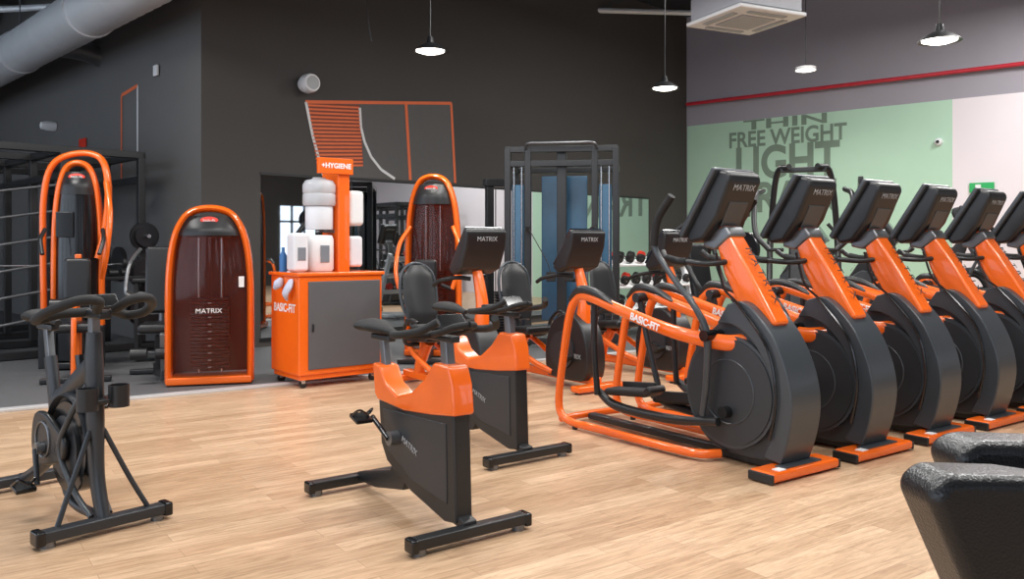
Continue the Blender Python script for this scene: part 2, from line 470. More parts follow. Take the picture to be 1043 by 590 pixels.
# ------------------------------------------------------------------ elliptical trainer
def build_elliptical(ORG):
    P = empty('elliptical_trainer')
    cx, cz = 1.56, 0.43
    shell = [(1.56, .96), (1.68, .93), (1.80, .82), (1.90, .65), (1.95, .46), (1.945, .28), (1.90, .12), (1.80, .06), (1.55, .05), (1.36, .09), (1.23, .22), (1.17, .42), (1.20, .60), (1.32, .74), (1.45, .86)]
    prism('core_housing', shell, -0.10, 0.10, DISC, P, bevel=0.02, smoothn=4)
    outer = [(1.52, .95), (1.63, .97), (1.74, .90), (1.86, .76), (1.945, .58), (1.975, .40), (1.95, .22), (1.90, .07)]
    inner = [(1.78, .09), (1.85, .25), (1.86, .42), (1.82, .57), (1.74, .70), (1.64, .79), (1.54, .83), (1.44, .83)]
    prof = [(p.x, p.z) for p in catmull([(a, 0, b) for a, b in outer], 5)] + [(p.x, p.z) for p in catmull([(a, 0, b) for a, b in inner], 5)]
    prism('crescent_shell', prof, -0.135, 0.135, SHELL, P, bevel=0.05, bseg=5)
    for sgn in (-1, 1):
        y = sgn * 0.10
        cyl('disc_cover', (cx-0.03, y, cz), (cx-0.03, y + sgn*0.03, cz), 0.335, SHELL, P, seg=48)
        cyl('disc_face', (cx-0.03, y + sgn*0.03, cz), (cx-0.03, y + sgn*0.038, cz), 0.315, DISC, P, seg=48)
        ring = [(cx-0.03 + 0.19*math.cos(a*math.pi/12), y + sgn*0.038, cz + 0.19*math.sin(a*math.pi/12)) for a in range(24)]
        tube('disc_ring', ring, 0.005, SHELL, P, closed=True, n=2, seg=6)
        cyl('crank_hub', (cx-0.03, y + sgn*0.03, cz-0.12), (cx-0.03, y + sgn*0.09, cz-0.12), 0.035, BLACKG, P)
    prism('neck', [(1.34, 1.42), (1.44, 1.42), (1.58, 1.22), (1.82, .85), (1.74, .80), (1.60, .86), (1.44, 1.12)], -0.07, 0.07, ORG, P, bevel=0.02, bseg=3)
    a = Vector((1.44, 0, 1.42)); b = Vector((1.82, 0, .85)); t = (b - a).normalized(); nn_ = Vector((-t.z, 0, t.x))
    if nn_.x < 0: nn_ = -nn_
    c = Vector((1.655, 0, 1.115)) + nn_ * 0.020
    text('label', 'M A T R I X', 0.078, c, t, nn_.cross(t), BLACK, P)
    prism('console_bracket', [(1.30, 1.38), (1.46, 1.42), (1.50, 1.36), (1.38, 1.27), (1.28, 1.29)], -0.08, 0.08, GREY, P, bevel=0.015)
    prism('console_back', [(1.20, 1.36), (1.23, 1.31), (1.34, 1.33), (1.455, 1.47), (1.555, 1.69), (1.54, 1.74), (1.46, 1.755)], -0.15, 0.15, BLACK, P, bevel=0.025, bseg=3)
    prism('console_rim', [(1.17, 1.37), (1.20, 1.34), (1.475, 1.755), (1.445, 1.775)], -0.185, 0.185, SHELL, P, bevel=0.012)
    prism('screen', [(1.194, 1.413), (1.20, 1.409), (1.42, 1.733), (1.414, 1.737)], -0.160, 0.160, SCREEN, P, bevel=0)
    t2 = Vector((1.555-1.455, 0, 1.69-1.47)).normalized(); n2 = Vector((t2.z, 0, -t2.x))
    text('label', 'MATRIX', 0.055, Vector((1.535, 0, 1.647)) + n2*0.005, (0, 1, 0), t2, LABG, P)
    prism('vent_plate', [(1.425, 1.415), (1.43, 1.41), (1.502, 1.56), (1.497, 1.565)], -0.085, 0.085, SHELL, P, bevel=0.003)
    for sgn in (-1, 1):
        tube('fixed_handle', [(1.46, sgn*0.05, 1.20), (1.40, sgn*0.16, 1.19), (1.26, sgn*0.2, 1.20), (1.10, sgn*0.2, 1.22), (1.04, sgn*0.18, 1.26)], 0.018, BLACK, P)
        tube('fixed_grip', [(1.26, sgn*0.2, 1.20), (1.18, sgn*0.2, 1.205), (1.10, sgn*0.2, 1.22)], 0.023, RUBBER, P)
        off = 0.08 * sgn
        tube('moving_arm', [(1.29+off, sgn*0.29, 1.59), (1.19+off, sgn*0.30, 1.46), (1.15+off, sgn*0.29, 1.30), (1.24+off*.6, sgn*0.27, 1.12), (1.38, sgn*0.25, .92), (1.44, sgn*0.22, .76), (1.38-off*.5, sgn*0.2, .5), (1.30-off, sgn*0.19, .27)], [.02, .022, .02, .018, .02, .024, .022, .02], SHELL, P)
        tube('moving_grip', [(1.30+off, sgn*0.29, 1.605), (1.19+off, sgn*0.30, 1.46), (1.15+off, sgn*0.29, 1.30)], 0.026, RUBBER, P)
        cyl('pivot', (1.44, sgn*0.1, .76), (1.44, sgn*0.25, .76), 0.034, BLACKG, P)
        tube('frame_loop', [(1.66, sgn*0.06, .74), (1.50, sgn*0.15, .72), (1.2, sgn*0.25, .765), (.80, sgn*0.28, .86), (.44, sgn*0.28, .945), (.31, sgn*0.28, .935), (.22, sgn*0.28, .80), (.15, sgn*0.28, .5), (.10, sgn*0.28, .22), (.12, sgn*0.28, .09), (.24, sgn*0.28, .045), (.5, sgn*0.28, .045), (1.0, sgn*0.27, .045), (1.36, sgn*0.24, .045), (1.46, sgn*0.12, .045)],
             0.026, ORG, P, rb=[.048, .048, .044, .04, .038, .036, .034, .032, .032, .032, .028, .028, .028, .028, .028], ref=(0, 1, 0), n=5, seg=12)
        tube('rocker_cover', [(.24, sgn*0.28, .91), (.34, sgn*0.28, .985), (.50, sgn*0.28, .975), (.70, sgn*0.28, .905)], [.030, .038, .036, .026], BLACK, P, ref=(0, 1, 0), rb=[.02, .034, .03, .012])
        text('frame_label', 'BASIC-FIT', 0.062, (1.0, sgn*0.306, .812), (-1, 0, 0.24) if sgn > 0 else (1, 0, -0.24), (0.24, 0, 1), LAB, P, off=0.002)
        dx = 0.10 * sgn
        tube('hanger', [(.42, sgn*0.22, .90), (.46+dx*.4, sgn*0.22, .6), (.54+dx, sgn*0.21, .24-dx*.2)], 0.022, BLACK, P)
        cyl('hanger_pivot', (.42, sgn*0.17, .92), (.42, sgn*0.27, .92), 0.035, BLACK, P)
        tube('pedal_arm', [(.50+dx, sgn*0.17, .26-dx*.2), (.7+dx, sgn*0.17, .20), (1.1, sgn*0.18, .2), (1.5, sgn*0.19, .31+dx*.6)], [.026, .032, .03, .026], BLACK, P)
        box('pedal', (.40, .15, .05), (.80+dx, sgn*0.13, .285-dx*.25), RUBBER, P, rot=(0, -0.10, 0), bevel=0.018)
        box('pedal_lip', (.08, .15, .05), (1.01+dx, sgn*0.13, .32-dx*.25), BLACK, P, rot=(0, -0.6, 0), bevel=0.015)
        box('pedal_side', (.32, .02, .07), (.80+dx, sgn*0.06, .31-dx*.25), BLACK, P, rot=(0, -0.10, 0), bevel=0.008)
    tube('rear_cross_tube', [(.13, -.28, .05), (.10, -.2, .045), (.09, 0, .045), (.10, .2, .045), (.13, .28, .05)], .026, ORG, P)
    box('front_foot', (.17, .60, .055), (1.90, 0, .0375), ORG, P, bevel=0.018, bseg=3)
    box('foot_inset', (.07, .34, .01), (1.92, 0, .068), SHELL, P, bevel=0.004)
    box('foot_sticker', (.05, .06, .004), (1.94, -.2, .067), LAB, P)
    for sgn in (-1, 1):
        box('foot_end', (.165, .02, .05), (1.90, sgn*.305, .032), BLACK, P, bevel=0.006)
        cyl('leveler', (1.90, sgn*.25, 0), (1.90, sgn*.25, .02), .025, BLACK, P)
        cyl('leveler', (.28, sgn*.28, 0), (.28, sgn*.28, .03), .02, BLACK, P)
    box('base_beam', (.5, .12, .06), (1.62, 0, .04), BLACK, P, bevel=0.01)
    box('base_spine', (1.3, .07, .045), (.78, 0, .04), BLACK, P, bevel=0.01)
    prism('bottle_holder', [(1.44, .98), (1.56, .95), (1.52, 1.10), (1.44, 1.12)], .08, .16, BLACK, P, bevel=0.01)
    tube('cable', [(1.40, -.09, 1.25), (1.50, -.14, 1.05), (1.62, -.15, .95), (1.82, -.15, .72), (1.88, -.15, .45), (1.84, -.15, .2)], .008, BLACKG, P, seg=6)
    return P
DIR = Vector((.578, -.816, 0)); AE = math.atan2(DIR.y, DIR.x)
F0 = Vector((1.61, 4.74, 0)); ST = Vector((.638, .44, 0))
src = build_elliptical(ORANGE)
o = F0 - DIR * 1.90
src.location = o; src.rotation_euler = (0, 0, AE)
for k in range(1, 6):
    dup(src, o + ST * k, AE)
src2 = build_elliptical(BLACK)
src2.location = (5.4, 11.0, 0); src2.rotation_euler = (0, 0, math.radians(150))
dup(src2, (6.0, 10.1, 0), math.radians(150))
dup(src2, (6.6, 9.2, 0), math.radians(150))

# ------------------------------------------------------------------ spin bike (shrouded)
def build_spin():
    P = empty('spin_bike')
    prism('side_panel', [(.27, .55), (.98, .56), (1.0, .07), (.90, .055), (.60, .12), (.36, .22), (.30, .30)], -.045, .045, BLACK, P, bevel=0.012)
    prism('panel_inset', [(.33, .48), (.92, .50), (.93, .14), (.62, .18), (.38, .28)], -.050, .050, DISC, P, bevel=0.005)
    prism('orange_frame', [(.225, .70), (.31, .69), (.37, .61), (.48, .565), (.62, .60), (.74, .68), (.82, .765), (.95, .76), (.985, .68), (1.0, .545), (.80, .52), (.55, .50), (.28, .515), (.25, .54)], -.056, .056, ORANGE, P, bevel=0.014, bseg=3)
    box('saddle_post', (.05, .035, .18), (.265, 0, .74), GREY, P, rot=(0, -.2, 0), bevel=.006)
    box('saddle_slider', (.2, .04, .03), (.24, 0, .825), BLACK, P, bevel=.006)
    tube('saddle', [(.05, 0, .865), (.10, 0, .88), (.20, 0, .875), (.30, 0, .865), (.37, 0, .855)], [.05, .10, .075, .032, .018], RUBBER, P, ref=(0, 1, 0), rb=[.02, .034, .03, .02, .014], seg=16)
    box('handle_post', (.055, .045, .16), (.86, 0, .80), GREY, P, rot=(0, -.15, 0), bevel=.006)
    box('handle_slider', (.26, .05, .03), (.80, 0, .875), BLACK, P, bevel=.006)
    for s in (-1, 1):
        tube('handlebar', [(.80, 0, .89), (.79, s*.10, .89), (.74, s*.21, .895), (.84, s*.235, .905), (.96, s*.20, .93), (1.02, s*.15, .97)], .018, RUBBER, P)
        tube('aero_bar', [(.80, s*.05, .89), (.90, s*.06, .91), (1.0, s*.05, .94), (1.03, 0, .95)], .016, RUBBER, P)
        cyl('crank_boss', (.48, s*.05, .36), (.48, s*.10, .36), .035, GREY, P)
        a = math.radians(-150 if s < 0 else 30)
        px, pz = .48 + .17*math.cos(a), .36 - .17*math.sin(a)*1.0
        tube('crank', [(.48, s*.10, .36), (px, s*.11, pz)], .013, BLACKG, P, smooth=False)
        box('pedal', (.09, .09, .022), (px, s*.17, pz), BLACKG, P, rot=(0, .3, 0), bevel=.006)
        tube('toe_cage', [(px-.03, s*.13, pz+.01), (px+.05, s*.135, pz+.05), (px+.07, s*.17, pz+.03), (px+.05, s*.205, pz+.05), (px-.03, s*.21, pz+.01)], .006, BLACKG, P, seg=6)
    box('elbow_rest', (.12, .16, .025), (.72, 0, .915), RUBBER, P, bevel=.01)
    box('tablet', (.02, .14, .09), (.90, 0, .95), BLACKG, P, rot=(0, -.8, 0), bevel=.006)
    prism('lower_beam', [(0, .04), (0, .085), (.36, .17), (.42, .26), (.56, .2), (.5, .1), (.2, .045)], -.03, .03, BLACK, P, bevel=.01)
    prism('front_beam', [(.9, .07), (.9, .12), (1.05, .09), (1.05, .045)], -.035, .035, BLACK, P, bevel=.008)
    for x in (0.0, 1.05):
        tube('stabiliser', [(x, -.29, .05), (x, .29, .05)], .032, BLACK, P, smooth=False, square=True, rb=.024, ref=(1, 0, 0))
        for s in (-1, 1):
            tube('end_cap', [(x, s*.28, .045), (x, s*.315, .045)], .038, BLACKG, P, smooth=False, square=True, rb=.03, ref=(1, 0, 0))
            cyl('leveler', (x, s*.26, 0), (x, s*.26, .03), .03, GREY, P, seg=16)
    text('label', 'MATRIX', .042, (.60, -.052, .34), (.9, 0, -.3), (.3, 0, .9), LABG, P)
    return P
D2 = Vector((.6, -.8, 0)); A2 = math.atan2(D2.y, D2.x)
s1 = build_spin()
s1.location = (-.81, 4.50, 0); s1.rotation_euler = (0, 0, A2)
dup(s1, (.10 - .63, 5.00 + .84, 0), A2)

# ------------------------------------------------------------------ spin bike (open frame, left)
def build_spin2():
    P = empty('spin_bike')
    for y0, y1, r, m in ((-.035, .035, .215, BLACKG), (-.05, -.035, .15, DISC), (.035, .05, .15, DISC)):
        cyl('flywheel', (.70, y0, .34), (.70, y1, .34), r, m, P, seg=48)
    cyl('flywheel_hub', (.70, -.085, .34), (.70, .085, .34), .035, GREY, P)
    prism('belt_guard', [(.38, .36), (.42, .47), (.54, .49), (.68, .44), (.78, .39), (.77, .30), (.66, .26), (.50, .23), (.40, .27)], -.085, -.055, BLACK, P, bevel=.012, smoothn=3)
    tube('belt_guard_ring', [(.54+.085*math.cos(k*math.pi/8), -.087, .36+.085*math.sin(k*math.pi/8)) for k in range(16)], .006, GREY, P, closed=True, n=2, seg=6)
    tube('main_fork', [(.92, 0, .90), (.92, 0, .75), (.93, 0, .5), (.95, 0, .25), (1.02, 0, .06)], [.032, .038, .038, .032, .03], DISC, P, rb=[.045, .055, .055, .045, .04], ref=(0, 1, 0))
    tube('flywheel_fender', [(.70+.245*math.cos(math.radians(a)), 0, .34+.245*math.sin(math.radians(a))) for a in range(15, 166, 15)], .05, DISC, P, rb=.012, ref=(0, 1, 0))
    for s in (-1, 1):
        tube('fork_blade', [(.92, s*.03, .66), (.82, s*.07, .50), (.73, s*.08, .34), (.84, s*.06, .17), (.99, s*.04, .07)], .014, SHELL, P)
        tube('brace_strut', [(.95, s*.03, .45), (.99, s*.13, .22), (1.03, s*.2, .07)], .012, DISC, P)
    tube('seat_tube', [(.50, 0, .30), (.45, 0, .55), (.40, 0, .74)], .028, DISC, P, rb=.045, ref=(0, 1, 0))
    tube('top_tube', [(.92, 0, .76), (.74, 0, .66), (.58, 0, .57), (.45, 0, .52)], .028, DISC, P, rb=.05, ref=(0, 1, 0))
    tube('down_tube', [(.50, 0, .33), (.34, 0, .2), (.10, 0, .08), (0, 0, .05)], .03, DISC, P, rb=.035, ref=(0, 1, 0))
    tube('chain_stay', [(.50, 0, .30), (.66, 0, .08), (1.0, 0, .06)], .024, DISC, P)
    box('saddle_post', (.05, .035, .20), (.385, 0, .80), GREY, P, rot=(0, -.22, 0), bevel=.006)
    box('saddle_slider', (.20, .04, .03), (.36, 0, .89), BLACK, P, bevel=.006)
    tube('saddle', [(.20, 0, .925), (.25, 0, .94), (.34, 0, .935), (.43, 0, .925), (.50, 0, .915)], [.045, .09, .07, .03, .018], RUBBER, P, ref=(0, 1, 0), rb=[.02, .034, .03, .02, .014], seg=16)
    box('handle_post', (.05, .04, .16), (.92, 0, .93), GREY, P, bevel=.006)
    box('handle_slider', (.26, .055, .04), (.92, 0, .985), BLACK, P, bevel=.008)
    for s in (-1, 1):
        tube('handlebar', [(.88, 0, .99), (.84, s*.12, .985), (.81, s*.20, .96), (.90, s*.235, .975), (1.03, s*.22, 1.02), (1.13, s*.15, 1.06), (1.14, s*.07, 1.055), (1.05, s*.04, 1.01)], .022, RUBBER, P)
        cyl('crank_boss', (.54, s*.05, .32), (.54, s*.12, .32), .03, GREY, P)
        a = math.radians(70 if s < 0 else 250)
        px, pz = .54 + .17*math.cos(a), .32 - .17*math.sin(a)
        tube('crank', [(.54, s*.12, .32), (px, s*.13, pz)], .013, DISC, P, smooth=False)
        box('pedal', (.09, .09, .022), (px, s*.19, pz), BLACKG, P, rot=(0, .2, 0), bevel=.006)
        tube('toe_cage', [(px-.03, s*.15, pz+.01), (px+.05, s*.155, pz+.05), (px+.07, s*.19, pz+.03), (px+.05, s*.225, pz+.05), (px-.03, s*.23, pz+.01)], .006, BLACKG, P, seg=6)
    box('display', (.02, .13, .08), (1.02, 0, 1.045), BLACKG, P, rot=(0, -.7, 0), bevel=.008)
    for s in (-1, 1):
        lathe('bottle_holder', [(.045, 0), (.045, .10), (.04, .10), (.04, .01), (0, .01)], BLACK, P, loc=(1.02, s*.07, .56))
    box('holder_bridge', (.12, .12, .02), (.97, 0, .59), BLACK, P, bevel=.004)
    cyl('resistance_knob', (.78, 0, .70), (.76, 0, .78), .022, BLACKG, P)
    for x, w in ((0.0, .27), (1.04, .27)):
        tube('stabiliser', [(x, -w, .05), (x, w, .05)], .034, DISC, P, smooth=False, square=True, rb=.024, ref=(1, 0, 0))
        for s in (-1, 1):
            tube('end_cap', [(x, s*(w-.01), .048), (x, s*(w+.03), .048)], .042, BLACKG, P, smooth=False, square=True, rb=.032, ref=(1, 0, 0))
            cyl('leveler', (x, s*(w-.03), 0), (x, s*(w-.03), .03), .03, GREY, P, seg=16)
    return P
D3 = Vector((.75, -.66, 0)).normalized()
s2 = build_spin2()
s2.location = (-2.62, 4.46, 0); s2.rotation_euler = (0, 0, math.atan2(D3.y, D3.x))

# ------------------------------------------------------------------ recumbent bike
def build_recumbent():
    P = empty('recumbent_bike')
    prism('housing', [(.92, .12), (.90, .35), (.98, .56), (1.12, .66), (1.28, .68), (1.42, .58), (1.50, .38), (1.50, .16), (1.40, .08), (1.0, .08)], -.11, .11, BLACK, P, bevel=.03, smoothn=3)
    for s in (-1, 1):
        cyl('crank_disc', (1.16, s*.11, .34), (1.16, s*.125, .34), .17, DISC, P, seg=36)
        a = math.radians(20 if s < 0 else 200)
        px, pz = 1.16 + .17*math.cos(a), .34 - .17*math.sin(a)
        tube('crank', [(1.16, s*.13, .34), (px, s*.14, pz)], .015, BLACKG, P, smooth=False)
        box('pedal', (.11, .10, .025), (px, s*.20, pz), RUBBER, P, rot=(0, -.6, 0), bevel=.008)
        tube('arm_rest_handle', [(.44, s*.1, .40), (.46, s*.24, .42), (.50, s*.28, .56), (.62, s*.28, .64), (.74, s*.27, .62)], .018, BLACK, P)
        tube('front_handle', [(1.24, s*.05, 1.02), (1.16, s*.14, 1.03), (1.02, s*.22, 1.0), (.92, s*.22, .96)], .018, RUBBER, P)
        tube('side_frame', [(.34, s*.14, .38), (.5, s*.16, .30), (.8, s*.14, .18), (1.0, s*.1, .12)], .022, ORANGE, P, rb=.03, ref=(0, 1, 0))
    box('base_beam', (1.5, .10, .07), (.78, 0, .09), ORANGE, P, bevel=.015)
    box('rear_foot', (.10, .56, .055), (.06, 0, .045), ORANGE, P, bevel=.015)
    box('front_foot', (.12, .56, .055), (1.54, 0, .045), ORANGE, P, bevel=.015)
    for x in (.06, 1.54):
        for s in (-1, 1): cyl('leveler', (x, s*.24, 0), (x, s*.24, .03), .025, BLACK, P, seg=16)
    tube('seat_column', [(.26, 0, .10), (.32, 0, .25), (.44, 0, .42)], .05, ORANGE, P, rb=.06, ref=(0, 1, 0))
    box('seat_pad', (.38, .38, .08), (.54, 0, .47), VINYL, P, rot=(0, -.08, 0), bevel=.03, bseg=4)
    tube('back_pad', [(.36, 0, .56), (.33, 0, .66), (.28, 0, .84), (.24, 0, 1.02), (.215, 0, 1.11)], [.12, .165, .175, .155, .08], VINYL, P, rb=[.02, .035, .035, .03, .02], ref=(0, 1, 0), seg=18)
    tube('back_ring', [(.34, -.11, .55), (.27, -.185, .78), (.22, -.16, 1.04), (.19, 0, 1.13), (.22, .16, 1.04), (.27, .185, .78), (.34, .11, .55)], .016, SHELL, P)
    tube('back_bracket', [(.30, 0, .42), (.27, 0, .6), (.23, 0, .85)], .03, SHELL, P)
    tube('mast', [(1.32, 0, .58), (1.34, 0, .8), (1.29, 0, 1.0), (1.24, 0, 1.14)], [.06, .05, .045, .04], ORANGE, P, rb=[.09, .06, .05, .04], ref=(0, 1, 0))
    prism('console', [(1.12, 1.10), (1.18, 1.05), (1.32, 1.10), (1.40, 1.28), (1.42, 1.42), (1.37, 1.45)], -.20, .20, BLACK, P, bevel=.025, bseg=3)
    prism('screen', [(1.11, 1.13), (1.12, 1.12), (1.365, 1.445), (1.355, 1.452)], -.18, .18, SCREEN, P, bevel=0)
    text('label', 'MATRIX', .055, (1.416, 0, 1.35), (0, 1, 0), (.1, 0, 1), LABG, P)
    text('label', 'MATRIX', .06, (1.32, -.115, .30), (1, 0, 0), (0, 0, 1), LABG, P)
    return P
r1 = build_recumbent()
rf = Vector((.77, 7.40, 0)) - DIR * 1.54
r1.location = rf; r1.rotation_euler = (0, 0, AE)
dup(r1, rf - Vector((.90, .66, 0)), AE)
dup(r1, rf + Vector((.94, .62, 0)), AE)

# ------------------------------------------------------------------ selectorised machines
def stack_tower(P, h, w, shield=True, dep=.13, txt=True, zb=.03):
    hw = w / 2
    pts = [(0, -hw, zb), (0, -hw, h*.35), (0, -hw*.98, h*.62), (0, -hw*.86, h*.82), (0, -hw*.6, h*.945), (0, -hw*.25, h*.99), (0, hw*.25, h*.99), (0, hw*.6, h*.945), (0, hw*.86, h*.82), (0, hw*.98, h*.62), (0, hw, h*.35), (0, hw, zb)]
    tube('orange_arch', pts, dep, ORANGE, P, ref=(1, 0, 0), rb=.036, seg=16, n=5)
    prof = catmull([Vector(p) for p in pts], 5)
    left = [p for p in prof if p.y < 0]
    def halfw(z):
        if z < left[0].z: return hw
        for a, b in zip(left[:-1], left[1:]):
            if a.z <= z <= b.z:
                t = (z - a.z) / max(1e-6, b.z - a.z); return -(a.y + (b.y - a.y) * t)
        return hw * .3
    nz, ny = 24, 14
    z0, z1 = .10, h * .95
    def surf(nm, za, zb_, nn2, off, m):
        v = []; f = []
        for i in range(nn2 + 1):
            z = za + (zb_ - za) * i / nn2; w_ = halfw(z) * .95
            for j in range(ny + 1):
                q = -1 + 2 * j / ny
                v.append((dep*.55 + off + .13 * (1 - abs(q)**2.4) * min(1, (z1 - z) / .2 + .35), q * w_, z))
        for i in range(nn2):
            for j in range(ny):
                a = i*(ny+1) + j; f.append((a, a+1, a+ny+2, a+ny+1))
        add_mesh(nm, v, f, m, P, smooth=True)
    surf('shield', z0, z1, nz, 0, SHIELD if shield else BLACKG)
    surf('top_band', h*.84, z1, 8, .006, BLACK)
    zs = [z0 + (z1 - z0) * i / 16 for i in range(17)]
    vb = [(-dep*.7, -halfw(z)*.93, z) for z in zs] + [(-dep*.7, halfw(z)*.93, z) for z in reversed(zs)]
    add_mesh('back_panel', vb, [tuple(range(len(vb)))], BLACK, P)
    nb = int(h * .42 / .033)
    for i in range(nb):
        box('stack_plate', (.13, w*.46, .026), (0.02, 0, .16 + i*.033), PLATE, P, bevel=.003)
        if i % 2 == 0: box('plate_number', (.002, .03, .012), (.087, 0, .16 + i*.033), LABG, P)
    for s in (-1, 1): cyl('guide_rod', (0, s*w*.14, .1), (0, s*w*.14, h*.9), .011, SILVER, P, seg=10)
    cyl('cable', (0, 0, .2), (0, 0, h*.92), .005, BLACK, P, seg=6)
    box('top_pulley_block', (.12, w*.5, .1), (0, 0, h*.86), BLACK, P, bevel=.01)
    box('base', (.30, w + .03, .07), (.01, 0, .047), ORANGE if zb < .1 else BLACK, P, bevel=.015)
    if zb > .1:
        for s in (-1, 1): box('side_leg', (.16, .06, zb), (0, s*hw, zb/2), BLACK, P, bevel=.01)
    lathe('badge', [(0, .012), (.075, .01), (.08, 0)], RED, P, loc=(dep*.55 + .07, 0, h*.925), rot=(0, math.pi/2*.85, 0), seg=24).scale = (.45, 1, 1)
    text('badge_text', 'basic-fit', .035, (dep*.55 + .092, 0, h*.925), (0, 1, 0), (0, 0, 1), LAB, P)
    if txt: text('label', 'MATRIX', .064, (dep*.55 + .136, 0, h*.42), (0, 1, 0), (0, 0, 1), LAB, P)

m1 = empty('chest_press_machine', (-2.82, 7.80, 0.012), math.atan2(-.96, .28))
stack_tower(m1, 1.64, .72)
tube('seat_frame', [(-.05, -.35, .08), (-.35, -.50, .08), (-.75, -.55, .08)], .035, BLACK, m1, smooth=False, square=True)
box('foot_cross', (.08, .5, .05), (-.75, -.55, .03), BLACK, m1, bevel=.01)
tube('seat_post', [(-.45, -.5, .08), (-.42, -.5, .42)], .03, BLACK, m1, smooth=False, square=True)
box('seat_pad', (.40, .32, .09), (-.38, -.5, .50), VINYL, m1, bevel=.035, bseg=4)
box('back_pad', (.09, .28, .66), (-.60, -.5, .95), VINYL, m1, rot=(0, -.15, 0), bevel=.035, bseg=4)
tube('back_post', [(-.70, -.5, .08), (-.72, -.5, .7), (-.76, -.5, 1.1)], .03, GREY, m1)
for s in (-1, 1):
    tube('press_arm', [(-.72, -.5 + s*.20, 1.25), (-.45, -.5 + s*.26, 1.1), (-.30, -.5 + s*.27, .85), (-.32, -.5 + s*.20, .80)], .018, GREY, m1)
    tube('press_grip', [(-.30, -.5 + s*.27, .85), (-.32, -.5 + s*.18, .80)], .022, RUBBER, m1, smooth=False)
box('pad_roller_bracket', (.06, .06, .45), (-.15, -.42, .25), GREY, m1, rot=(0, .2, 0), bevel=.01)
for s in (-1, 1): cyl('foam_roller', (-.1, -.52 + s*.04, .28), (-.1, -.52 + s*.18, .28), .055, VINYL, m1)
box('weight_label', (.005, .05, .10), (.13, .28, .95), LAB, m1)

m2 = empty('lat_pulldown_machine', (-4.55, 8.75, 0.012), math.atan2(-.93, .36))
stack_tower(m2, 2.16, .44, shield=False, dep=.08, txt=False, zb=.45)
tube('outer_boom', [(-.12, -.33, .42), (-.12, -.34, 1.2), (-.10, -.33, 1.8), (-.08, -.24, 2.14), (-.06, .0, 2.26), (.0, .22, 2.2), (.05, .29, 1.9), (.1, .27, 1.5), (.12, .2, 1.15)], .034, ORANGE, m2, rb=.045)
box('boom_foot', (.1, .1, .44), (-.12, -.33, .22), BLACK, m2, bevel=.01)
tube('lever_arm', [(.15, .28, 1.95), (.35, .33, 1.6), (.4, .30, 1.2), (.3, .25, .95)], .03, ORANGE, m2)
tube('front_base', [(.1, 0, .05), (.6, .05, .05), (1.1, .1, .05)], .035, BLACK, m2, smooth=False, square=True)
box('foot_cross', (.08, .6, .05), (1.05, .1, .03), BLACK, m2, bevel=.01)
tube('seat_post', [(.75, .07, .06), (.75, .07, .45)], .03, ORANGE, m2, smooth=False, square=True)
box('seat_pad', (.38, .34, .09), (.75, .07, .50), VINYL, m2, bevel=.035, bseg=4)
box('back_pad', (.09, .24, .42), (.50, .05, .95), VINYL, m2, rot=(0, -.1, 0), bevel=.035, bseg=4)
tube('back_post', [(.42, .05, .08), (.42, .05, 1.2)], .03, ORANGE, m2, smooth=False, square=True)
for s in (-1, 1):
    cyl('thigh_roller', (.8, .07 + s*.04, .72), (.8, .07 + s*.22, .72), .055, VINYL, m2)
    tube('handle', [(.3, s*.26, 1.45), (.45, s*.28, 1.35), (.55, s*.25, 1.2)], .02, BLACK, m2)
tube('thigh_post', [(1.0, .07, .06), (.95, .07, .6), (.8, .07, .72)], .025, ORANGE, m2)
box('instruction_panel', (.02, .16, .26), (.2, -.1, 1.5), BLACKG, m2, bevel=.006)

m3 = empty('seated_row_machine', (-.92, 9.75, 0.012), math.atan2(-.98, -.1))
stack_tower(m3, 2.10, .60, shield=True, dep=.10, txt=False)
tube('front_base', [(.1, 0, .05), (.72, 0, .05)], .035, BLACK, m3, smooth=False, square=True)
box('foot_cross', (.08, .5, .05), (.72, 0, .03), BLACK, m3, bevel=.01)
tube('seat_post', [(.6, 0, .06), (.6, 0, .42)], .03, ORANGE, m3, smooth=False, square=True)
box('seat_pad', (.30, .34, .09), (.6, 0, .46), VINYL, m3, bevel=.035, bseg=4)
tube('chest_post', [(.35, 0, .06), (.38, 0, .85)], .03, ORANGE, m3, smooth=False, square=True)
box('chest_pad', (.09, .26, .36), (.43, 0, .95), VINYL, m3, bevel=.035, bseg=4)
for s in (-1, 1):
    tube('row_arm', [(.1, s*.25, 1.5), (.25, s*.34, 1.3), (.40, s*.35, 1.0), (.45, s*.30, .8)], .025, ORANGE, m3)
    tube('row_grip', [(.45, s*.30, .8), (.47, s*.18, .85)], .022, RUBBER, m3, smooth=False)

ct = empty('cable_crossover_tower', (.62, 10.5, 0.012), math.radians(-8))
for x in (-.68, -.42, .42, .68):
    box('upright', (.08, .09, 2.5), (x, 0, 1.27), BLACK, ct, bevel=.008)
for x in (-.68, .68):
    box('rear_upright', (.08, .09, 2.3), (x, .75, 1.17), BLACK, ct, bevel=.008)
    box('side_beam', (.08, .80, .08), (x, .38, 2.3), BLACK, ct, bevel=.008)
    box('base_rail', (.10, 1.0, .06), (x, .35, .04), BLACK, ct, bevel=.01)
for z in (2.5, 2.32, .08):
    box('cross_beam', (1.42, .08, .08), (0, 0, z), BLACK, ct, bevel=.008)
box('rear_cross', (1.42, .08, .08), (0, .75, 2.3), BLACK, ct, bevel=.008)
tube('pullup_bar', [(-.45, -.04, 2.5), (-.4, -.15, 2.56), (-.2, -.18, 2.56), (.2, -.18, 2.56), (.4, -.15, 2.56), (.45, -.04, 2.5)], .018, GREY, ct)
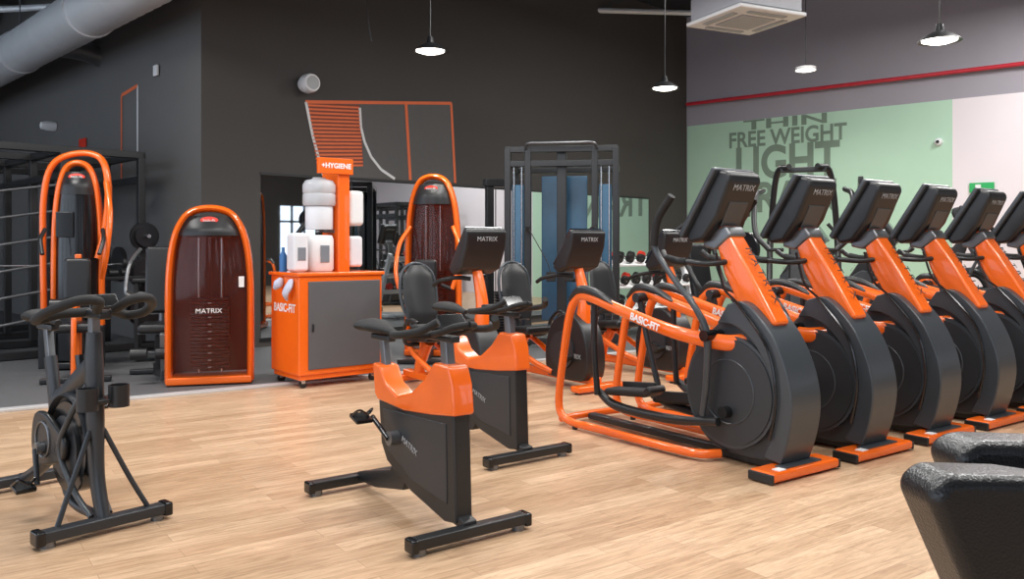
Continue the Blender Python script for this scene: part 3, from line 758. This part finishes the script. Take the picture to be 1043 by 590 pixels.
for x in (-.55, .55):
    box('stack_shroud', (.16, .14, 1.95), (x, .08, 1.08), BLUET, ct, bevel=.01)
    for i in range(18): box('stack_plate', (.14, .1, .03), (x, .0, .15 + i*.036), PLATE, ct, bevel=.003)
    for s in (-.05, .05): cyl('guide_rod', (x+s, -.01, .1), (x+s, -.01, 2.3), .01, SILVER, ct, seg=8)
    tube('adjust_pulley', [(x*.75, -.06, 1.5), (x*.72, -.16, 1.48)], .04, BLACK, ct, smooth=False)
    tube('cable', [(x*.72, -.16, 1.5), (x*.3, -.2, 1.1), (x*.2, -.2, .95)], .006, BLACK, ct, smooth=False, seg=6)
    box('grip_handle', (.12, .03, .12), (x*.2, -.2, .9), RUBBER, ct, bevel=.01)
box('centre_panel', (.6, .03, 1.9), (0, .5, 1.25), BLUET, ct, bevel=.01)  # its blue is reflection painted as colour
box('centre_column', (.12, .12, 2.45), (0, .1, 1.24), BLACK, ct, bevel=.01)
ct2 = empty('cable_column', (-.30, 11.1, 0.012), math.radians(20))
box('upright', (.1, .1, 2.1), (0, 0, 1.06), BLACK, ct2, bevel=.01); box('upright', (.1, .1, 2.1), (.4, 0, 1.06), BLACK, ct2, bevel=.01)
box('top', (.55, .14, .1), (.2, 0, 2.12), BLACK, ct2, bevel=.01); box('base', (.6, .6, .06), (.2, 0, .04), BLACK, ct2, bevel=.01)
for i in range(16): box('stack_plate', (.24, .12, .03), (.2, 0, .12 + i*.036), PLATE, ct2, bevel=.003)

pr = empty('power_rack', (-4.50, 10.40, 0.012), math.atan2(EL.y, EL.x))
sg = 1 if (Matrix.Rotation(math.atan2(EL.y, EL.x), 3, 'Z') @ Vector((0, 1, 0))).dot(NL) > 0 else -1
for i, x in enumerate((0, 1.2, 2.4, 3.6)):
    for y in (.12, 1.0, 1.9):
        box('post', (.085, .085, 2.42), (x, sg*y, 1.22), BLACK, pr, bevel=.006)
    box('side_beam', (.085, 1.86, .085), (x, sg*1.01, 2.40), BLACK, pr, bevel=.006)
    box('base_beam', (.085, 1.86, .085), (x, sg*1.01, .05), BLACK, pr, bevel=.006)
for y in (.12, 1.0, 1.9):
    for z in (2.40, 2.1):
        box('long_beam', (3.68, .085, .085), (1.8, sg*y, z), BLACK, pr, bevel=.006)
for k in range(6):
    cyl('ladder_rung', (0, sg*1.0, .5 + k*.3), (0, sg*1.9, .35 + k*.3), .016, GREY, pr, seg=10)
for k, z in enumerate((.5, .95, 1.4)):
    cyl('plate_peg', (-.04, sg*.12, z), (-.26, sg*.12, z), .022, SILVER, pr)
    cyl('plate', (-.08, sg*.12, z), (-.13, sg*.12, z), .21 - .02*k, PLATE, pr, seg=36)
    cyl('plate', (-.14, sg*.12, z), (-.18, sg*.12, z), .19 - .03*k, PLATE, pr, seg=36)
for z in (1.05,):
    cyl('barbell', (.3, sg*.1, z), (.3, sg*2.0, z), .014, SILVER, pr)
    for y in (.25, 1.75): cyl('plate', (.3, sg*y, z), (.3, sg*(y+.05), z), .22, PLATE, pr, seg=36)
box('storage_shelf', (.5, .8, .04), (-.1, sg*.6, .9), BLACK, pr, bevel=.005)
for k in range(5):
    cyl('stored_ball', (-.1, sg*(.3 + .14*k), .96), (-.1, sg*(.4 + .14*k), .96), .05, BLACK, pr)
q = C0 + E2 * 7.8 + N2 * 2.4
dup(pr, (q.x, q.y, 0), math.atan2(E2.y, E2.x))

bn = empty('storage_bench', (-3.98, 9.35, 0.012), math.radians(20))
box('top', (.5, .3, .06), (0, 0, .9), BLACK, bn, bevel=.02)
for x in (-.2, .2): box('leg', (.05, .26, .86), (x, 0, .45), BLACK, bn, bevel=.01)
for k in range(4): box('shelf', (.42, .26, .03), (0, 0, .1 + k*.22), GREY, bn, bevel=.005)
for k in range(4): cyl('dumbbell', (-.15, 0, .17 + .22*k), (.15, 0, .17 + .22*k), .05, RUBBER, bn)

dr = empty('dumbbell_rack', (1.95, 11.95, 0.0), math.radians(40))
for x in (-.9, .9):
    tube('leg', [(x, -.25, .03), (x, .15, 1.15)], .035, WHITE, dr, smooth=False, square=True)
    box('foot', (.07, .6, .05), (x, 0, .03), WHITE, dr, bevel=.01)
for k, z in enumerate((.45, .75, 1.05)):
    y = -.10 + .11 * k
    box('tray', (1.85, .24, .03), (0, y, z), WHITE, dr, rot=(.3, 0, 0), bevel=.006)
    for i in range(8):
        x = -.8 + i * .225
        cyl('dumbbell_handle', (x, y - .12, z + .06), (x, y + .12, z + .11), .015, SILVER, dr, seg=10)
        for q, mm in ((-.12, RUBBER), (.07, RED if (i + k) % 3 == 0 else RUBBER)):
            cyl('dumbbell_head', (x, y + q, z + .06 + (q + .12)*.2), (x, y + q + .06, z + .075 + (q + .12)*.2), .062, mm, dr, seg=16)

def plate_machine(x, y, ang, h=2.15):
    P = empty('plate_loaded_machine', (x, y, 0), ang)
    for s in (-1, 1):
        tube('side_frame', [(-.7, s*.4, .06), (.7, s*.4, .06)], .04, BLACK, P, smooth=False, square=True)
        tube('mast', [(-.6, s*.4, .08), (-.3, s*.38, 1.2), (-.1, s*.3, h-.1), (.1, s*.15, h)], .035, BLACK, P)
        tube('swing_arm', [(-.2, s*.45, h-.25), (.15, s*.52, h-.35), (.45, s*.5, h-.75), (.5, s*.35, h-.95)], .03, BLACK, P)
        cyl('weight_horn', (.12, s*.5, h-.35), (.12, s*.82, h-.35), .022, SILVER, P)
        cyl('plate', (.12, s*.58, h-.35), (.12, s*.63, h-.35), .22, PLATE, P, seg=36)
        cyl('plate', (.12, s*.64, h-.35), (.12, s*.68, h-.35), .18, PLATE, P, seg=36)
        tube('handle', [(.5, s*.35, h-.95), (.55, s*.2, h-.95)], .02, RUBBER, P, smooth=False)
        tube('brace', [(.65, s*.4, .08), (.0, s*.38, .8), (-.25, s*.38, 1.4)], .03, BLACK, P)
    box('cross', (.08, .8, .08), (-.6, 0, .06), BLACK, P, bevel=.01); box('cross', (.08, .8, .08), (.6, 0, .06), BLACK, P, bevel=.01)
    box('top_cross', (.08, .5, .06), (0, 0, h-.03), BLACK, P, bevel=.01)
    tube('seat_post', [(.2, 0, .06), (.2, 0, .45)], .035, BLACK, P, smooth=False, square=True)
    tube('seat_rail', [(-.6, 0, .06), (.6, 0, .06)], .035, BLACK, P, smooth=False, square=True)
    box('seat_pad', (.4, .36, .09), (.22, 0, .5), VINYL, P, bevel=.035, bseg=4)
    box('back_pad', (.09, .32, .75), (-.05, 0, .95), VINYL, P, rot=(0, -.2, 0), bevel=.035, bseg=4)
    return P
plate_machine(3.35, 9.6, math.radians(-110), 2.2)
plate_machine(2.35, 10.3, math.radians(-60), 1.6)

# ------------------------------------------------------------------ hygiene kiosk
ks = empty('hygiene_station', (-1.775, 8.0, 0.0), math.atan2(.64, .77))
box('cabinet', (.86, .60, .90), (0, 0, .57), ORANGE, ks, bevel=.012)
box('counter', (.90, .64, .035), (0, 0, 1.035), ORANGE, ks, bevel=.01)
box('plinth', (.82, .56, .05), (0, 0, .10), ORANGE, ks, bevel=.006)
box('door', (.74, .02, .80), (.03, -.305, .57), CABG, ks, bevel=.006)
box('door_handle', (.015, .02, .07), (-.30, -.32, .55), BLACK, ks, bevel=.004)
for x in (-.36, .36):
    for y in (-.23, .23):
        cyl('castor', (x, y - .015, .035), (x, y + .015, .035), .035, BLACK, ks, seg=20)
        box('castor_fork', (.04, .045, .05), (x, y, .065), SILVER, ks, bevel=.004)
text('side_label', 'BASIC-FIT', .108, (-.432, 0.0, .72), (0, -1, 0), (0, 0, 1), LAB, ks, off=.002)
box('sign_board', (.12, .34, 1.06), (.12, .05, 1.58), ORANGE, ks, bevel=.008)
box('sign_head', (.36, .05, .15), (.02, -.13, 2.05), ORANGE, ks, bevel=.006)
text('sign_text', '+HYGIENE', .066, (.02, -.157, 2.05), (1, 0, 0), (0, 0, 1), LAB, ks, off=.002)
CLEARP = mat('frosted_plastic', (205, 210, 216), 0.25, 0, .03, alpha=.7)
DARKW = mat('grey_window', (120, 128, 136), .3)
lathe('wipe_dispenser', [(0, 0), (.12, 0), (.135, .02), (.135, .30), (.12, .34), (0, .345)], WHITE, ks, loc=(-.09, -.02, 1.055), seg=40)
lathe('paper_roll', [(0.03, 0), (.125, 0), (.13, .01), (.13, .21), (.125, .22), (0.03, .22)], OFFW, ks, loc=(-.08, .0, 1.45), seg=40)
lathe('roll_core', [(0.0, 0), (.03, 0), (.03, .23), (0, .23)], GREY, ks, loc=(-.08, .0, 1.45))
lathe('water_jug', [(0, .0), (.145, .0), (.155, .02), (.155, .10), (.148, .115), (.155, .13), (.155, .20), (.13, .24), (.07, .255), (.06, .27), (.0, .27)], CLEARP, ks, loc=(-.08, .0, 1.675), seg=40)
box('dispenser_bracket', (.12, .12, .03), (.02, .02, 1.435), GREY, ks, bevel=.005)
box('dispenser_window', (.09, .01, .16), (-.10, -.158, 1.22), DARKW, ks, bevel=.003)
box('towel_dispenser', (.16, .30, .34), (.27, .04, 1.66), WHITE, ks, bevel=.04, bseg=4)
box('towel_dispenser_low', (.15, .26, .30), (.27, .04, 1.24), OFFW, ks, bevel=.03, bseg=3)
box('wipe_box', (.15, .18, .36), (-.33, -.06, 1.235), OFFW, ks, bevel=.035, bseg=4)
box('wipe_box_window', (.08, .01, .12), (-.33, -.15, 1.22), DARKW, ks, bevel=.003)
lathe('spray_bottle', [(0, 0), (.035, 0), (.035, .15), (.015, .19), (.015, .23), (0, .23)], BLUE, ks, loc=(-.38, .14, 1.052))
tube('cleaning_cloth', [(-.44, -.16, .98), (-.47, -.18, .93), (-.49, -.15, .86), (-.46, -.12, .80)], [.035, .055, .045, .015], GLOVE, ks, rb=[.02, .03, .03, .01])
tube('cleaning_cloth', [(-.44, .05, .98), (-.48, .03, .94), (-.50, .06, .90)], [.03, .045, .02], GLOVE, ks)

# ------------------------------------------------------------------ foreground bench
PERF = mat('perforated_vinyl', (32, 33, 35), 0.34, 0, 0.1)
nt = PERF.node_tree
vo = nt.nodes.new('ShaderNodeTexVoronoi'); vo.inputs['Scale'].default_value = 170
tcn = nt.nodes.new('ShaderNodeTexCoord'); nt.links.new(tcn.outputs['Object'], vo.inputs['Vector'])
bp = nt.nodes.new('ShaderNodeBump'); bp.inputs['Strength'].default_value = .3; bp.inputs['Distance'].default_value = .003
nt.links.new(vo.outputs['Distance'], bp.inputs['Height']); nt.links.new(bp.outputs[0], nt.nodes['Principled BSDF'].inputs['Normal'])
fb = empty('padded_bench', (0.815, 1.70, 0), math.radians(6))
prism('front_cushion', [(-.01, .81), (.03, .85), (.20, .84), (.62, .77), (.68, .30), (.24, .27), (.12, .52)], -.08, .06, PERF, fb, bevel=.05, bseg=6)
prism('rear_cushion', [(.21, .82), (.26, .855), (.45, .845), (.86, .78), (.92, .33), (.42, .30)], .16, .30, PERF, fb, bevel=.05, bseg=6)
for x in (.32, .58):
    tube('leg', [(x, -.22, .02), (x, -.06, .3), (x + .08, .23, .34), (x + .08, .42, .02)], .022, BLACK, fb)
box('frame_rail', (.7, .05, .05), (.5, .1, .30), BLACK, fb, bevel=.01)

# ------------------------------------------------------------------ lights
w = bpy.data.worlds.new('world'); scene.world = w; w.use_nodes = True
bg = w.node_tree.nodes['Background']
bg.inputs[0].default_value = (0.74, 0.85, 1.0, 1); bg.inputs[1].default_value = 2.6
def area(x, y, z, sx, sy, p, ang, col=(1, .985, .96)):
    e = empty('added_light_panel', (x, y, z), ang)  # unseen panel lamp with housing, added above the view to light the room
    box('housing', (sx + .06, sy + .06, .05), (0, 0, .035), WHITE, e, bevel=.01)
    for s in (-1, 1): cyl('suspension', (s*sx*.4, 0, .05), (s*sx*.4, 0, H - z - .01), .006, BLACK, e, seg=6)
    l = bpy.data.lights.new('added_light', 'AREA'); l.shape = 'RECTANGLE'; l.size = sx; l.size_y = sy; l.energy = p; l.color = col
    o = bpy.data.objects.new('added_light', l); o.location = (0, 0, 0); COL.objects.link(o); o.parent = e
au = math.radians(35)
for (x, y, z, p) in ((-3.2, 3.2, 4.5, 92), (-.6, 1.8, 4.5, 80), (1.8, 3.0, 4.5, 85), (-.8, 5.4, 4.4, 92), (2.4, 6.2, 4.4, 98), (4.6, 3.4, 4.5, 98), (-4.6, 6.8, 4.4, 120), (5.8, 8.2, 5.2, 165), (7.6, 10.8, 5.2, 190), (0.6, 8.6, 4.4, 85), (3.6, 11.2, 5.2, 130)):
    area(x, y, z, 1.5, .5, p, au)
